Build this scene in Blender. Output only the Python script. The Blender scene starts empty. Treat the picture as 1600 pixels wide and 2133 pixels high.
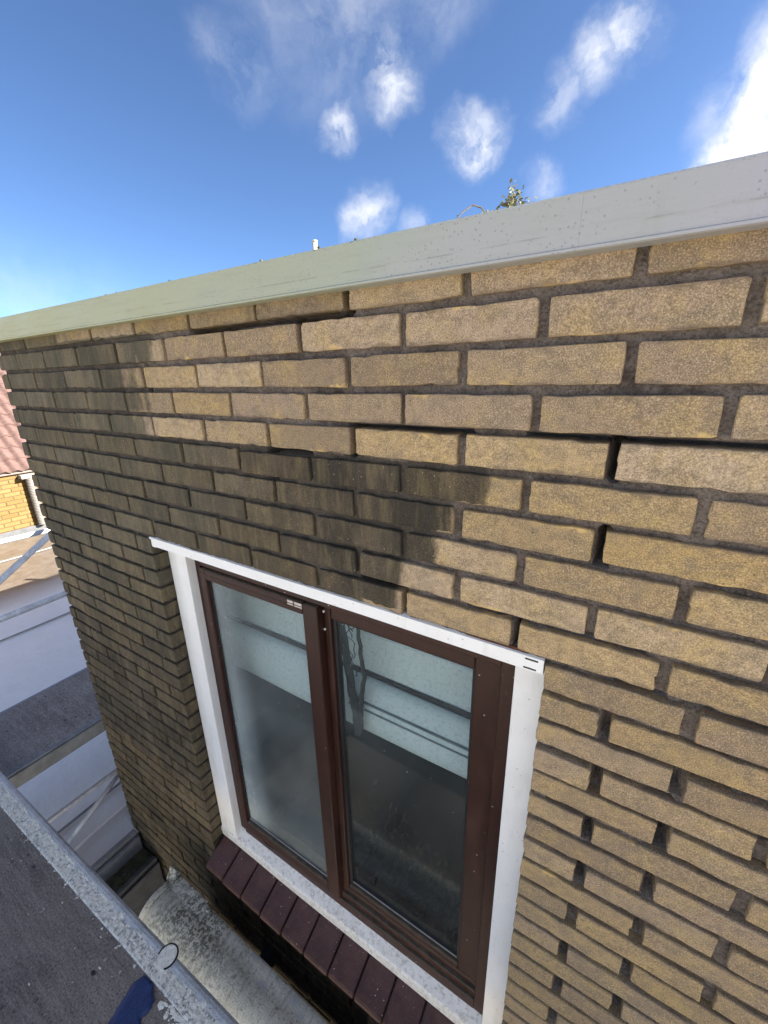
import bpy, bmesh, math, random
from mathutils import Vector, Matrix, noise
rnd = random.Random(7)
sc = bpy.context.scene
COL = sc.collection

# ------------------------------------------------------------------ camera
cam = bpy.data.cameras.new('camera'); cam_ob = bpy.data.objects.new('camera', cam); COL.objects.link(cam_ob)
RIGHT = Vector((0.8511655, 0.5245132, -0.0200784))
DOWN = Vector((0.1472804, -0.2753681, -0.9499899))
FWD = Vector((-0.5038112, 0.8056415, -0.3116343))
cam_ob.matrix_world = Matrix(((RIGHT.x, -DOWN.x, -FWD.x, 0.24759), (RIGHT.y, -DOWN.y, -FWD.y, -0.63472),
                              (RIGHT.z, -DOWN.z, -FWD.z, -0.19514), (0, 0, 0, 1)))
cam.sensor_fit = 'HORIZONTAL'; cam.sensor_width = 36; cam.lens = 36 * 866.56 / 1600
cam.clip_start = 0.02; cam.clip_end = 3000
sc.camera = cam_ob
sc.render.resolution_x, sc.render.resolution_y = 768, 1024

# ------------------------------------------------------------------ exposure, sun, sky
sc.view_settings.view_transform = 'Standard'; sc.view_settings.look = 'None'
sc.view_settings.gamma = 1; sc.view_settings.use_curve_mapping = False
sc.view_settings.exposure = 2.38
sc.cycles.max_bounces = 8; sc.cycles.transparent_max_bounces = 12; sc.cycles.caustics_reflective = False
SUN_DIR = Vector((0.78, 0.42, 0.48)).normalized()
SUN_EL = math.asin(SUN_DIR.z)
sun = bpy.data.lights.new('sun', 'SUN'); sun.energy = 5.0; sun.angle = math.radians(0.53); sun.color = (1.0, 0.93, 0.82)
sun_ob = bpy.data.objects.new('sun', sun); COL.objects.link(sun_ob)
sun_ob.rotation_euler = (-SUN_DIR).to_track_quat('-Z', 'Y').to_euler()
sun_ob.location = (8, 4, 9)

world = bpy.data.worlds.new('World'); sc.world = world; world.use_nodes = True
nt = world.node_tree; N = nt.nodes; Lk = nt.links; N.clear()
out = N.new('ShaderNodeOutputWorld'); bg = N.new('ShaderNodeBackground')
sky = N.new('ShaderNodeTexSky'); sky.sky_type = 'NISHITA'; sky.sun_disc = False
sky.sun_elevation = SUN_EL; sky.sun_rotation = math.atan2(SUN_DIR.x, SUN_DIR.y)
sky.air_density = 0.60; sky.dust_density = 0.3; sky.ozone_density = 5.0
tc = N.new('ShaderNodeTexCoord')
# clouds: soft bodies in fixed sky directions, broken up by fractal noise
clouds = [((-0.458, 0.745, 0.486), .07, .8), ((-0.445, 0.765, 0.45), .065, .95), ((-0.333, 0.854, 0.40), .072, 1.35), ((-0.205, 0.879, 0.430), .060, .6), ((-0.155, 0.876, 0.457), .062, .9), ((-0.112, 0.873, 0.474), .055, .95), ((-0.095, 0.882, 0.461), .05, .6),
          ((0.068, 0.943, 0.327), .085, 1.9), ((0.04, 0.95, 0.31), .06, 1.5), ((0.13, 0.93, 0.345), .16, 1.9), ((-0.525, 0.80, 0.286), .062, .95), ((-0.46, 0.845, 0.27), .04, .5),
          ((-0.633, 0.609, 0.477), .08, .30), ((-0.50, 0.69, 0.55), .20, .27), ((-0.36, 0.755, 0.55), .10, .26), ((-0.545, 0.73, 0.412), .05, 1.0), ((-0.223, 0.919, 0.325), .05, .5),
          ((-0.93, 0.36, 0.02), .25, .35)]
r2 = random.Random(11)
while len(clouds) < 84:  # added unseen clouds, made large and many to brighten the shaded side
    a = r2.uniform(0, 6.283); z = r2.uniform(0.12, 0.85); h = math.sqrt(1 - z * z)
    d = Vector((h * math.cos(a), h * math.sin(a), z))
    if d.dot(Vector((-0.45, 0.78, 0.42)).normalized()) > 0.62: continue     # that part of the sky holds the clouds listed above
    clouds.append((tuple(d), r2.uniform(.18, .42), r2.uniform(.8, 1.3)))
warp = N.new('ShaderNodeTexNoise'); warp.inputs['Scale'].default_value = 5.5; warp.inputs['Detail'].default_value = 7; warp.inputs['Roughness'].default_value = .62
Lk.new(tc.outputs['Generated'], warp.inputs['Vector'])
wsub = N.new('ShaderNodeVectorMath'); wsub.operation = 'SUBTRACT'; wsub.inputs[1].default_value = (.5, .5, .5); Lk.new(warp.outputs['Color'], wsub.inputs[0])
wsc = N.new('ShaderNodeVectorMath'); wsc.operation = 'SCALE'; wsc.inputs['Scale'].default_value = .14; Lk.new(wsub.outputs[0], wsc.inputs[0])
wad = N.new('ShaderNodeVectorMath'); wad.operation = 'ADD'; Lk.new(tc.outputs['Generated'], wad.inputs[0]); Lk.new(wsc.outputs[0], wad.inputs[1])
prev = None
for c, r, s in clouds:
    di = N.new('ShaderNodeVectorMath'); di.operation = 'DISTANCE'; di.inputs[1].default_value = Vector(c).normalized(); Lk.new(wad.outputs[0], di.inputs[0])
    mr = N.new('ShaderNodeMapRange'); mr.interpolation_type = 'SMOOTHSTEP'
    mr.inputs['From Min'].default_value = r; mr.inputs['From Max'].default_value = 0; mr.inputs['To Min'].default_value = 0; mr.inputs['To Max'].default_value = s
    Lk.new(di.outputs['Value'], mr.inputs['Value'])
    if prev is None: prev = mr.outputs[0]
    else:
        mx = N.new('ShaderNodeMath'); mx.operation = 'MAXIMUM'; Lk.new(prev, mx.inputs[0]); Lk.new(mr.outputs[0], mx.inputs[1]); prev = mx.outputs[0]
fbm = N.new('ShaderNodeTexNoise'); fbm.inputs['Scale'].default_value = 11; fbm.inputs['Detail'].default_value = 9; fbm.inputs['Roughness'].default_value = .58
Lk.new(wad.outputs[0], fbm.inputs['Vector'])
fm = N.new('ShaderNodeMapRange'); fm.inputs['From Min'].default_value = .36; fm.inputs['From Max'].default_value = .66; fm.inputs['To Min'].default_value = .12; fm.inputs['To Max'].default_value = 1.3
Lk.new(fbm.outputs[0], fm.inputs['Value'])
mul = N.new('ShaderNodeMath'); mul.operation = 'MULTIPLY'; mul.use_clamp = True; Lk.new(prev, mul.inputs[0]); Lk.new(fm.outputs[0], mul.inputs[1])
mix = N.new('ShaderNodeMix'); mix.data_type = 'RGBA'; mix.inputs['B'].default_value = (4.3, 4.4, 4.7, 1)
Lk.new(mul.outputs[0], mix.inputs['Factor']); Lk.new(sky.outputs[0], mix.inputs['A'])
Lk.new(mix.outputs['Result'], bg.inputs['Color']); bg.inputs['Strength'].default_value = 0.05
Lk.new(bg.outputs[0], out.inputs['Surface'])

# ------------------------------------------------------------------ material helpers
class Mat:
    def __init__(s, name, rough=.8, spec=.3, metal=0.0):
        s.m = bpy.data.materials.new(name); s.m.use_nodes = True
        s.t = s.m.node_tree; s.b = s.t.nodes['Principled BSDF']; s.o = s.t.nodes['Material Output']
        s.b.inputs['Roughness'].default_value = rough; s.b.inputs['Specular IOR Level'].default_value = spec; s.b.inputs['Metallic'].default_value = metal
        s.geo = s.t.nodes.new('ShaderNodeNewGeometry'); s.pos = s.geo.outputs['Position']
    def new(s, k): return s.t.nodes.new(k)
    def link(s, a, b): s.t.links.new(a, b)
    def val(s, sock, v):
        if isinstance(v, bpy.types.NodeSocket): s.link(v, sock)
        else: sock.default_value = v
    def scaled(s, sx, sy, sz, src=None):
        n = s.new('ShaderNodeVectorMath'); n.operation = 'MULTIPLY'; s.link(src or s.pos, n.inputs[0]); n.inputs[1].default_value = (sx, sy, sz); return n.outputs[0]
    def noise(s, scale, detail=4, rough=.55, vec=None, dist=0.0):
        n = s.new('ShaderNodeTexNoise'); n.inputs['Scale'].default_value = scale; n.inputs['Detail'].default_value = detail
        n.inputs['Roughness'].default_value = rough; n.inputs['Distortion'].default_value = dist
        s.link(vec or s.pos, n.inputs['Vector']); return n.outputs['Fac']
    def voro(s, scale, vec=None, feature='F1'):
        n = s.new('ShaderNodeTexVoronoi'); n.inputs['Scale'].default_value = scale; n.feature = feature; s.link(vec or s.pos, n.inputs['Vector']); return n.outputs['Distance']
    def ramp(s, v, a, b, lo=0.0, hi=1.0, smooth=False):
        n = s.new('ShaderNodeMapRange'); n.interpolation_type = 'SMOOTHSTEP' if smooth else 'LINEAR'
        s.val(n.inputs['Value'], v); n.inputs['From Min'].default_value = a; n.inputs['From Max'].default_value = b
        n.inputs['To Min'].default_value = lo; n.inputs['To Max'].default_value = hi; return n.outputs[0]
    def math(s, op, a, b=0.0, clamp=False):
        n = s.new('ShaderNodeMath'); n.operation = op; n.use_clamp = clamp; s.val(n.inputs[0], a); s.val(n.inputs[1], b); return n.outputs[0]
    def mix(s, f, a, b, mode='MIX'):
        n = s.new('ShaderNodeMix'); n.data_type = 'RGBA'; n.blend_type = mode
        s.val(n.inputs['Factor'], f)
        for k, v in (('A', a), ('B', b)):
            s.val(n.inputs[k], v if isinstance(v, bpy.types.NodeSocket) else (*v, 1))
        return n.outputs['Result']
    def sep(s, v=None):
        n = s.new('ShaderNodeSeparateXYZ'); s.link(v or s.pos, n.inputs[0]); return n.outputs
    def color(s, c): s.val(s.b.inputs['Base Color'], c if isinstance(c, bpy.types.NodeSocket) else (*c, 1))
    def bump(s, h, dist=.002, strength=1.0, normal=None):
        n = s.new('ShaderNodeBump'); n.inputs['Distance'].default_value = dist; n.inputs['Strength'].default_value = strength
        s.link(h, n.inputs['Height'])
        if normal: s.link(normal, n.inputs['Normal'])
        s.link(n.outputs[0], s.b.inputs['Normal']); return n.outputs[0]

def row_z(k): return -.0625 * k if k <= 11 else -.6875 - (k - 11) * .0587
# where the soot and algae end on each of the upper courses (metres along the wall)
STAIN = {1: -1.20, 2: -.752, 3: -.872, 4: -.83, 5: -.875, 6: .052, 7: -.006, 8: -.037, 9: -.098, 10: -.114, 11: -.2}
def stain_mask(M):
    sp = M.sep(); x, z = sp['X'], sp['Z']
    cr = M.new('ShaderNodeValToRGB'); cr.color_ramp.interpolation = 'CONSTANT'
    el = cr.color_ramp.elements
    zs = sorted(((-.72 if k == 11 else row_z(k) - .031), STAIN[k]) for k in STAIN)
    f = lambda z_: (z_ + 3.0) / 3.0
    el[0].position = 0; el[0].color = ((-.25 + 2) / 3,) * 3 + (1,)
    el[1].position = f(zs[0][0]); el[1].color = ((zs[0][1] + 2) / 3,) * 3 + (1,)
    for z_, v in zs[1:]:
        e = el.new(f(z_)); e.color = ((v + 2) / 3,) * 3 + (1,)
    wob = M.noise(30, 3); 
    zz = M.math('ADD', M.ramp(z, -3, 0), M.ramp(wob, .3, .7, -.0012, .0012)); M.link(zz, cr.inputs[0])
    edge = M.math('SUBTRACT', M.math('MULTIPLY', cr.outputs[0], 3), 2.0)
    n1 = M.noise(22, 5, .65, M.scaled(1, 1, .35))
    d = M.math('SUBTRACT', edge, x)                       # >0 inside the stain
    amp = M.ramp(x, -.55, -.80, .012, .085)
    d = M.math('ADD', d, M.math('MULTIPLY', M.ramp(n1, .3, .7, -1, 1), amp))
    m = M.math('DIVIDE', M.math('ADD', d, .002), M.ramp(x, -.55, -.80, .014, .10), True)
    return m, x, z, d

def brick_material(joined):
    M = Mat('brick_joined' if joined else 'brick', .92, .25)
    if joined:
        a = M.new('ShaderNodeVertexColor'); a.layer_name = 'tone'; col = a.outputs['Color']
    else:
        col = M.new('ShaderNodeObjectInfo').outputs['Color']
    t = M.new('ShaderNodeSeparateColor'); M.link(col, t.inputs[0]); tint, soot, warm = t.outputs[0], t.outputs[1], t.outputs[2]
    off = M.new('ShaderNodeVectorMath'); off.operation = 'ADD'; M.link(M.pos, off.inputs[0]); M.link(col, off.inputs[1]); P = off.outputs[0]
    base = M.mix(M.ramp(tint, 0, 1), (.270, .196, .122), (.530, .412, .280))
    base = M.mix(M.ramp(warm, .45, 1, 0, .75), base, (.47, .32, .115))            # mustard bricks
    base = M.mix(M.ramp(warm, .40, 0, 0, .6), base, (.37, .275, .225))           # pinkish grey bricks
    big = M.noise(15, 5, .66, P)
    base = M.mix(M.ramp(big, .47, .70, 0, .62), base, (.530, .385, .140))             # ochre burns
    base = M.mix(M.ramp(M.noise(20, 5, .66, M.scaled(1, 1, 1.6, P)), .47, .68, 0, .68), base, (.205, .168, .122))   # grey weathering
    base = M.mix(M.ramp(M.noise(9, 2, .5, P), .55, .8, 0, .25), base, (.33, .29, .13))          # faint green
    base = M.mix(M.ramp(M.noise(70, 4, .7, P), .52, .40, 0, .38), base, (.16, .12, .085))
    grain = M.noise(520, 3, .8, P); grain2 = M.noise(200, 3, .7, P)
    base = M.mix(M.ramp(grain, .37, .57, .60, 0), base, (.09, .07, .048))
    base = M.mix(M.ramp(grain, .53, .70, 0, .50), base, (.72, .60, .41))
    if not joined:                                                 # flaked, paler arrises with ochre showing through
        oc = M.new('ShaderNodeTexCoord').outputs['Object']; os_ = M.sep(oc); az = M.math('ABSOLUTE', os_['Z'])
        fl = M.math('MULTIPLY', M.ramp(M.math('ADD', az, M.ramp(M.noise(38, 5, .7, P), .3, .7, -.010, .010)), .0205, .0245), M.ramp(M.noise(11, 4, .6, P), .58, .66))
        base = M.mix(M.math('MULTIPLY', fl, .75), base, (.60, .43, .17))
        dk = M.math('MULTIPLY', M.ramp(M.math('ADD', az, M.ramp(M.noise(30, 5, .7, P), .3, .7, -.007, .007)), .0195, .0250), M.ramp(M.noise(8, 3, .6, P), .56, .42))
        base = M.mix(M.math('MULTIPLY', dk, .6), base, (.13, .10, .08))
    pits = M.voro(75, P); base = M.mix(M.math('MULTIPLY', M.ramp(pits, .07, .14, .8, 0), M.ramp(M.noise(12, 3, .6, P), .58, .64)), base, (.035, .028, .022))
    chips = M.noise(26, 5, .72, P); base = M.mix(M.ramp(chips, .66, .72, 0, .8), base, (.68, .50, .20))
    # soot and algae, and painted shade low down on the left
    s, x, z, d = stain_mask(M)
    left = M.ramp(x, -.38, -.80)                               # greener towards the house corner, black above the window
    sc_ = M.mix(left, (.026, .024, .020), (.062, .061, .044))
    low = M.ramp(z, -.75, -1.25); sc_ = M.mix(M.math('MULTIPLY', low, M.ramp(x, .0, -.6)), sc_, (.038, .031, .021))  # browner lower left, with the deck's shade painted into the colour
    sc_ = M.mix(M.ramp(tint, .1, .9, .38, 0), sc_, (.020, .018, .015))      # some bricks have taken more soot
    streak = M.noise(34, 5, .7, M.scaled(1, 1, .16, P))
    sc_ = M.mix(M.ramp(streak, .48, .66, 0, .62), sc_, (.135, .112, .060))
    sc_ = M.mix(M.ramp(streak, .50, .34, 0, .55), sc_, (.034, .032, .024))
    sc_ = M.mix(M.ramp(grain, .55, .74, 0, .6), sc_, (.21, .185, .13)); sc_ = M.mix(M.ramp(grain, .42, .3, 0, .6), sc_, (.022, .02, .016))
    sc_ = M.mix(M.ramp(M.voro(60, P), .07, .10, .55, 0), sc_, (.34, .30, .20))
    patchy = M.ramp(M.noise(7, 5, .6, M.scaled(1, 1, .5)), .34, .58, .80, 1.0)
    full = M.math('MULTIPLY', M.math('MULTIPLY', s, M.ramp(warm, .15, .9, 1.0, .90)), M.math('MAXIMUM', patchy, M.ramp(d, .35, .0, .55, 1)))
    full = M.math('MAXIMUM', full, M.math('MULTIPLY', soot, M.ramp(M.noise(16, 4, .6, P), .35, .55, .55, 1)))
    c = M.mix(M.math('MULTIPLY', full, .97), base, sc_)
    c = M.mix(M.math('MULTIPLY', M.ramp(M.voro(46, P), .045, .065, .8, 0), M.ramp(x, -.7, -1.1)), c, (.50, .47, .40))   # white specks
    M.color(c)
    h = M.math('ADD', M.math('MULTIPLY', grain, .55), M.math('MULTIPLY', grain2, .7))
    h = M.math('ADD', h, M.math('MULTIPLY', M.noise(40, 4, .6, P), 1.0))
    
    M.bump(h, .0017, .9)
    return M.m

def mortar_material():
    M = Mat('mortar', .95, .2)
    n = M.noise(60, 6, .7); n2 = M.noise(230, 3, .7); n3 = M.noise(5, 4, .6)
    c = M.mix(M.ramp(n, .35, .66), (.075, .062, .054), (.195, .165, .148))
    c = M.mix(M.ramp(n3, .40, .64, 0, .55), c, (.27, .23, .195))
    c = M.mix(M.ramp(n2, .52, .36, 0, .6), c, (.05, .042, .036))
    c = M.mix(M.ramp(n2, .62, .78, 0, .55), c, (.38, .34, .30))
    s, x, z, d = stain_mask(M)
    c = M.mix(M.math('MULTIPLY', s, .68), c, (.058, .052, .041))
    c = M.mix(M.ramp(M.noise(3.3, 5, .65), .58, .68, 0, .5), c, (.055, .045, .038))
    M.color(c)
    M.bump(M.math('ADD', n, M.math('MULTIPLY', n2, .5)), .009, 1.0)
    return M.m

def coated_metal():        # pale grey-green roof trim, algae-green at left, lilac flare tint painted in at right
    M = Mat('coated_metal', .42, .5, .0)
    sp = M.sep(); x = sp['X']
    big = M.noise(2.2, 3, .5)
    g = M.math('ADD', x, M.ramp(big, .3, .7, -.25, .25))
    c = M.mix(M.ramp(g, -1.3, -.1), (.34, .345, .175), (.31, .345, .285)); c = M.mix(M.ramp(g, -.2, .35), c, (.345, .35, .39))
    st = M.noise(10, 6, .7, M.scaled(1, 1, 9)); c = M.mix(M.ramp(st, .50, .68, 0, .25), c, (.24, .26, .22))
    ver = M.noise(28, 5, .7, M.scaled(1, 1, .10)); c = M.mix(M.ramp(ver, .58, .72, 0, .3), c, (.27, .28, .24))
    sp2 = M.voro(150); keep = M.noise(9, 3, .6); dots = M.math('MULTIPLY', M.ramp(sp2, .15, .24, 1, 0), M.ramp(keep, .44, .56))
    c = M.mix(M.math('MULTIPLY', dots, .40), c, (.10, .10, .085))
    c = M.mix(M.ramp(M.noise(170, 3, .7), .62, .74, 0, .5), c, (.20, .20, .18))
    z = sp['Z']; ln = M.math('ADD', z, M.ramp(M.noise(2, 2), .3, .7, -.002, .002))
    lmask = M.math('MULTIPLY', M.ramp(M.math('ABSOLUTE', M.math('ADD', ln, .038)), .0006, .0014, 1, 0), M.ramp(M.noise(14, 4, .6), .46, .56, 0, .35))
    c = M.mix(lmask, c, (.13, .13, .11))
    M.color(c); M.val(M.b.inputs['Roughness'], M.ramp(st, .3, .7, .34, .6))
    M.bump(M.noise(60, 5, .7), .0012, .5)
    return M.m

def paint_white(name, dirty=.3, splash=False):
    M = Mat(name, .5, .45)
    n = M.noise(14, 5, .6); f = M.noise(150, 3, .7); v = M.noise(30, 5, .7, M.scaled(1, 1, .2))
    c = M.mix(M.ramp(n, .42, .72, 0, dirty), (.76, .78, .785), (.60, .61, .59))
    c = M.mix(M.ramp(v, .55, .74, 0, dirty), c, (.46, .46, .43))
    c = M.mix(M.ramp(f, .66, .74, 0, .55), c, (.22, .21, .19))
    c = M.mix(M.ramp(M.voro(44), .05, .085, .6, 0), c, (.20, .19, .17))
    if splash: c = M.mix(M.ramp(M.noise(75, 5, .75), .50, .60, 0, .7), c, (.40, .39, .36))
    M.color(c); M.bump(M.math('ADD', n, M.math('MULTIPLY', f, .3)), .002, .5 if not splash else 1.0)
    return M.m

def brown_frame():
    M = Mat('brown_frame', .42, .32)
    n = M.noise(18, 5, .6, M.scaled(1, 1, .3)); f = M.noise(190, 3, .7)
    c = M.mix(M.ramp(n, .35, .68), (.021, .0062, .0038), (.037, .0112, .007))
    c = M.mix(M.ramp(n, .58, .78, 0, .35), c, (.085, .055, .042))
    c = M.mix(M.ramp(f, .68, .76, 0, .6), c, (.30, .25, .22))
    c = M.mix(M.ramp(M.voro(23), .035, .06, .7, 0), c, (.40, .36, .33))
    up = M.sep(M.geo.outputs['Normal'])['Z']                    # dust lies on the ledges
    c = M.mix(M.math('MULTIPLY', M.ramp(up, .5, .9), M.ramp(M.noise(40, 5, .7), .3, .65, .25, .9)), c, (.15, .135, .10))
    M.color(c); M.val(M.b.inputs['Roughness'], M.ramp(n, .3, .7, .38, .58)); M.bump(f, .0006, .4)
    return M.m

def simple(name, col, col2, scale=12, rough=.7, spec=.3, metal=0, bump=.002, stretch=(1, 1, 1), speck=None, fine=160):
    M = Mat(name, rough, spec, metal)
    v = M.scaled(*stretch); n = M.noise(scale, 6, .65, v); f = M.noise(fine, 3, .7)
    c = M.mix(M.ramp(n, .34, .68), col, col2); c = M.mix(M.ramp(f, .5, .3, 0, .45), c, tuple(k * .45 for k in col))
    if speck: c = M.mix(M.ramp(f, .64, .74, 0, .8), c, speck)
    M.color(c); M.bump(M.math('ADD', n, M.math('MULTIPLY', f, .5)), bump, .8)
    return M.m

def plywood(name, bright=1.0):
    M = Mat(name, .62, .35)
    grain = M.noise(16, 7, .72, M.scaled(.5, 4, 1)); scr = M.noise(45, 6, .75, M.scaled(.22, 1.6, 1)); big = M.noise(3.5, 5, .65); f = M.noise(170, 3, .75)
    c = M.mix(M.ramp(grain, .36, .66), (.095, .080, .070), (.190, .165, .145))
    c = M.mix(M.ramp(big, .42, .68, 0, .7), c, (.225, .195, .170))
    c = M.mix(M.ramp(big, .46, .3, 0, .6), c, (.085, .070, .066))
    c = M.mix(M.ramp(scr, .62, .70, 0, .55), c, (.33, .30, .27))
    c = M.mix(M.ramp(f, .56, .70, 0, .7), c, (.34, .31, .28)); c = M.mix(M.ramp(f, .46, .34, 0, .8), c, (.025, .022, .022))
    c = M.mix(M.ramp(M.voro(17), .04, .075, .9, 0), c, (.36, .33, .29))
    k = M.math('MULTIPLY', M.ramp(M.voro(21, M.scaled(.7, 1.2, 1)), .10, .16, 1, 0), M.ramp(M.noise(4, 3), .50, .58)); c = M.mix(k, c, (.015, .014, .015))
    if bright != 1: c = M.mix(1.0, c, (bright, bright, bright), 'MULTIPLY')
    M.color(c); M.bump(M.math('ADD', grain, M.math('MULTIPLY', f, .7)), .004, .9); M.val(M.b.inputs['Roughness'], M.ramp(big, .3, .7, .48, .8))
    return M.m

def aluminium(name, splash=0.0, edge=None, k=1.0):
    M = Mat(name, .5, .5, .25)
    n = M.noise(20, 6, .7, M.scaled(1, 1, 1)); f = M.noise(130, 4, .75)
    c = M.mix(M.ramp(n, .35, .68), (.36 * k, .37 * k, .385 * k), (.56 * k, .575 * k, .60 * k)); c = M.mix(M.ramp(f, .5, .32, 0, .5), c, (.14, .14, .13))
    if splash:
        a = M.noise(85, 6, .78); m = M.ramp(a, .64 - .22 * splash, .67 - .22 * splash)
        if edge is not None: m = M.math('MULTIPLY', m, M.ramp(M.math('ADD', M.math('SUBTRACT', M.sep()['Y'], M.math('MULTIPLY', M.math('ADD', M.sep()['X'], 1.793), .0248)), M.ramp(M.noise(30, 4, .7), .3, .7, -.010, .010)), edge, edge - .008))
        m = M.math('MULTIPLY', m, M.ramp(M.voro(62), .16, .24, .15, 1)); plaster = M.mix(M.ramp(f, .4, .62), (.66, .63, .54), (.92, .89, .80))
        c = M.mix(m, c, plaster); M.val(M.b.inputs['Metallic'], M.math('MULTIPLY', M.math('SUBTRACT', 1, m), .25)); M.val(M.b.inputs['Roughness'], M.ramp(m, 0, 1, .4, .9))
        M.bump(M.math('ADD', M.math('MULTIPLY', m, .8), f), .004, 1)
    else: M.bump(f, .0012, .7)
    M.color(c)
    return M.m

def glass_pane(name, mist, seed):
    M = Mat(name, .03, .5)
    tr = M.new('ShaderNodeBsdfTransparent'); tr.inputs[0].default_value = (.86, .90, .90, 1)
    gl = M.new('ShaderNodeBsdfGlossy'); gl.inputs['Roughness'].default_value = .14 if seed < 2 else .02
    dt = M.new('ShaderNodeVectorMath'); dt.operation = 'DOT_PRODUCT'; M.link(M.geo.outputs['Normal'], dt.inputs[0]); M.link(M.geo.outputs['Incoming'], dt.inputs[1])
    fr = M.math('POWER', M.math('SUBTRACT', 1.0, M.math('ABSOLUTE', dt.outputs['Value']), True), 5.0)
    m1 = M.new('ShaderNodeMixShader'); M.link(M.math('ADD', M.math('MULTIPLY', fr, .92), .034, True), m1.inputs[0]); M.link(tr.outputs[0], m1.inputs[1]); M.link(gl.outputs[0], m1.inputs[2])
    df = M.new('ShaderNodeBsdfDiffuse'); df.inputs[0].default_value = (.60, .70, .73, 1)
    o = M.new('ShaderNodeVectorMath'); o.operation = 'ADD'; o.inputs[1].default_value = (seed, seed * 2.3, 0); M.link(M.pos, o.inputs[0]); P = o.outputs[0]
    sp = M.sep(); x, z = sp['X'], sp['Z']
    body = M.noise(4.2, 5, .65, P); drops = M.noise(260, 3, .8, P); runs = M.noise(42, 5, .75, M.scaled(1, 1, .07, P))
    fog = M.ramp(body, .30, .70, .35, 1)
    fog = M.math('MULTIPLY', fog, M.ramp(drops, .30, .62, .82, 1))
    run = M.math('MULTIPLY', M.ramp(runs, .62, .68), M.ramp(M.noise(5, 3, .6, P), .46, .56))
    fog = M.math('MULTIPLY', fog, M.ramp(run, 0, 1, 1, .25))
    if seed < 2:
        edge = M.ramp(x, -.855, -.72, 3.4, .8); low = M.ramp(z, -1.55, -1.8, 1, 1.7); fog = M.math('MULTIPLY', fog, M.math('MULTIPLY', edge, low))
        wh = M.math('MULTIPLY', M.ramp(runs, .66, .70), M.math('MULTIPLY', M.ramp(z, -1.22, -1.3), M.ramp(z, -1.6, -1.5)))
        fog = M.math('ADD', fog, M.math('MULTIPLY', wh, 1.4))
    spk = M.ramp(M.voro(26, P), .035, .05, 1, 0); fog = M.math('ADD', M.math('MULTIPLY', fog, mist), M.math('MULTIPLY', spk, .5), True)
    if seed > 2: fog = M.math('MULTIPLY', fog, M.ramp(z, -1.15, -1.45, 1, .35))
    m2 = M.new('ShaderNodeMixShader'); M.link(fog, m2.inputs[0]); M.link(m1.outputs[0], m2.inputs[1]); M.link(df.outputs[0], m2.inputs[2])
    M.link(m2.outputs[0], M.o.inputs['Surface'])
    return M.m

# ------------------------------------------------------------------ mesh helpers
def mesh_obj(name, bm, mat, parent=None, smooth=False):
    me = bpy.data.meshes.new(name); bmesh.ops.recalc_face_normals(bm, faces=bm.faces); bm.to_mesh(me); bm.free()
    if smooth:
        for p in me.polygons: p.use_smooth = True
    o = bpy.data.objects.new(name, me); COL.objects.link(o)
    if mat: me.materials.append(mat)
    if parent: o.parent = parent
    return o
def thing(name, label, cat, group=None):
    o = bpy.data.objects.new(name, None); COL.objects.link(o); o['label'] = label; o['category'] = cat; o.empty_display_size = .1
    if group: o['group'] = group
    return o
def tag(o, label, cat, group=None):
    o['label'] = label; o['category'] = cat
    if group: o['group'] = group
    return o
def box(bm, x0, x1, y0, y1, z0, z1, bev=0.0, seg=2):
    vs = [bm.verts.new((x, y, z)) for x in (x0, x1) for y in (y0, y1) for z in (z0, z1)]
    fs = [bm.faces.new([vs[i] for i in q]) for q in ((0, 1, 3, 2), (4, 6, 7, 5), (0, 4, 5, 1), (2, 3, 7, 6), (0, 2, 6, 4), (1, 5, 7, 3))]
    if bev:
        es = list({e for f in fs for e in f.edges})
        bmesh.ops.bevel(bm, geom=es, offset=bev, segments=seg, affect='EDGES', profile=.5)
def bx(name, mat, parent, *a, bev=.002, **k):
    bm = bmesh.new(); box(bm, *a, bev=bev, **k); return mesh_obj(name, bm, mat, parent)
def tube(bm, a, b, r, n=16, r1=None):
    a, b = Vector(a), Vector(b); d = (b - a).normalized(); u = d.orthogonal().normalized(); v = d.cross(u); r1 = r if r1 is None else r1
    A = [bm.verts.new(a + (u * math.cos(t) + v * math.sin(t)) * r) for t in [i * 2 * math.pi / n for i in range(n)]]
    B = [bm.verts.new(b + (u * math.cos(t) + v * math.sin(t)) * r1) for t in [i * 2 * math.pi / n for i in range(n)]]
    for i in range(n): bm.faces.new((A[i], A[(i + 1) % n], B[(i + 1) % n], B[i]))
    bm.faces.new(A[::-1]); bm.faces.new(B)
def extrude_profile(bm, pts, x0, x1, axis='x', nseg=1, wob=0.0):
    """closed profile in (y,z) swept along x"""
    rings = []
    for i in range(nseg + 1):
        x = x0 + (x1 - x0) * i / nseg
        rings.append([bm.verts.new((x, y + (noise.noise((x * 3, y * 9, z * 9)) * wob), z + noise.noise((x * 3 + 9, y * 9, z * 9)) * wob)) for y, z in pts])
    n = len(pts)
    for A, B in zip(rings, rings[1:]):
        for i in range(n): bm.faces.new((A[i], A[(i + 1) % n], B[(i + 1) % n], B[i]))
    bm.faces.new(rings[0][::-1]); bm.faces.new(rings[-1])

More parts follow.
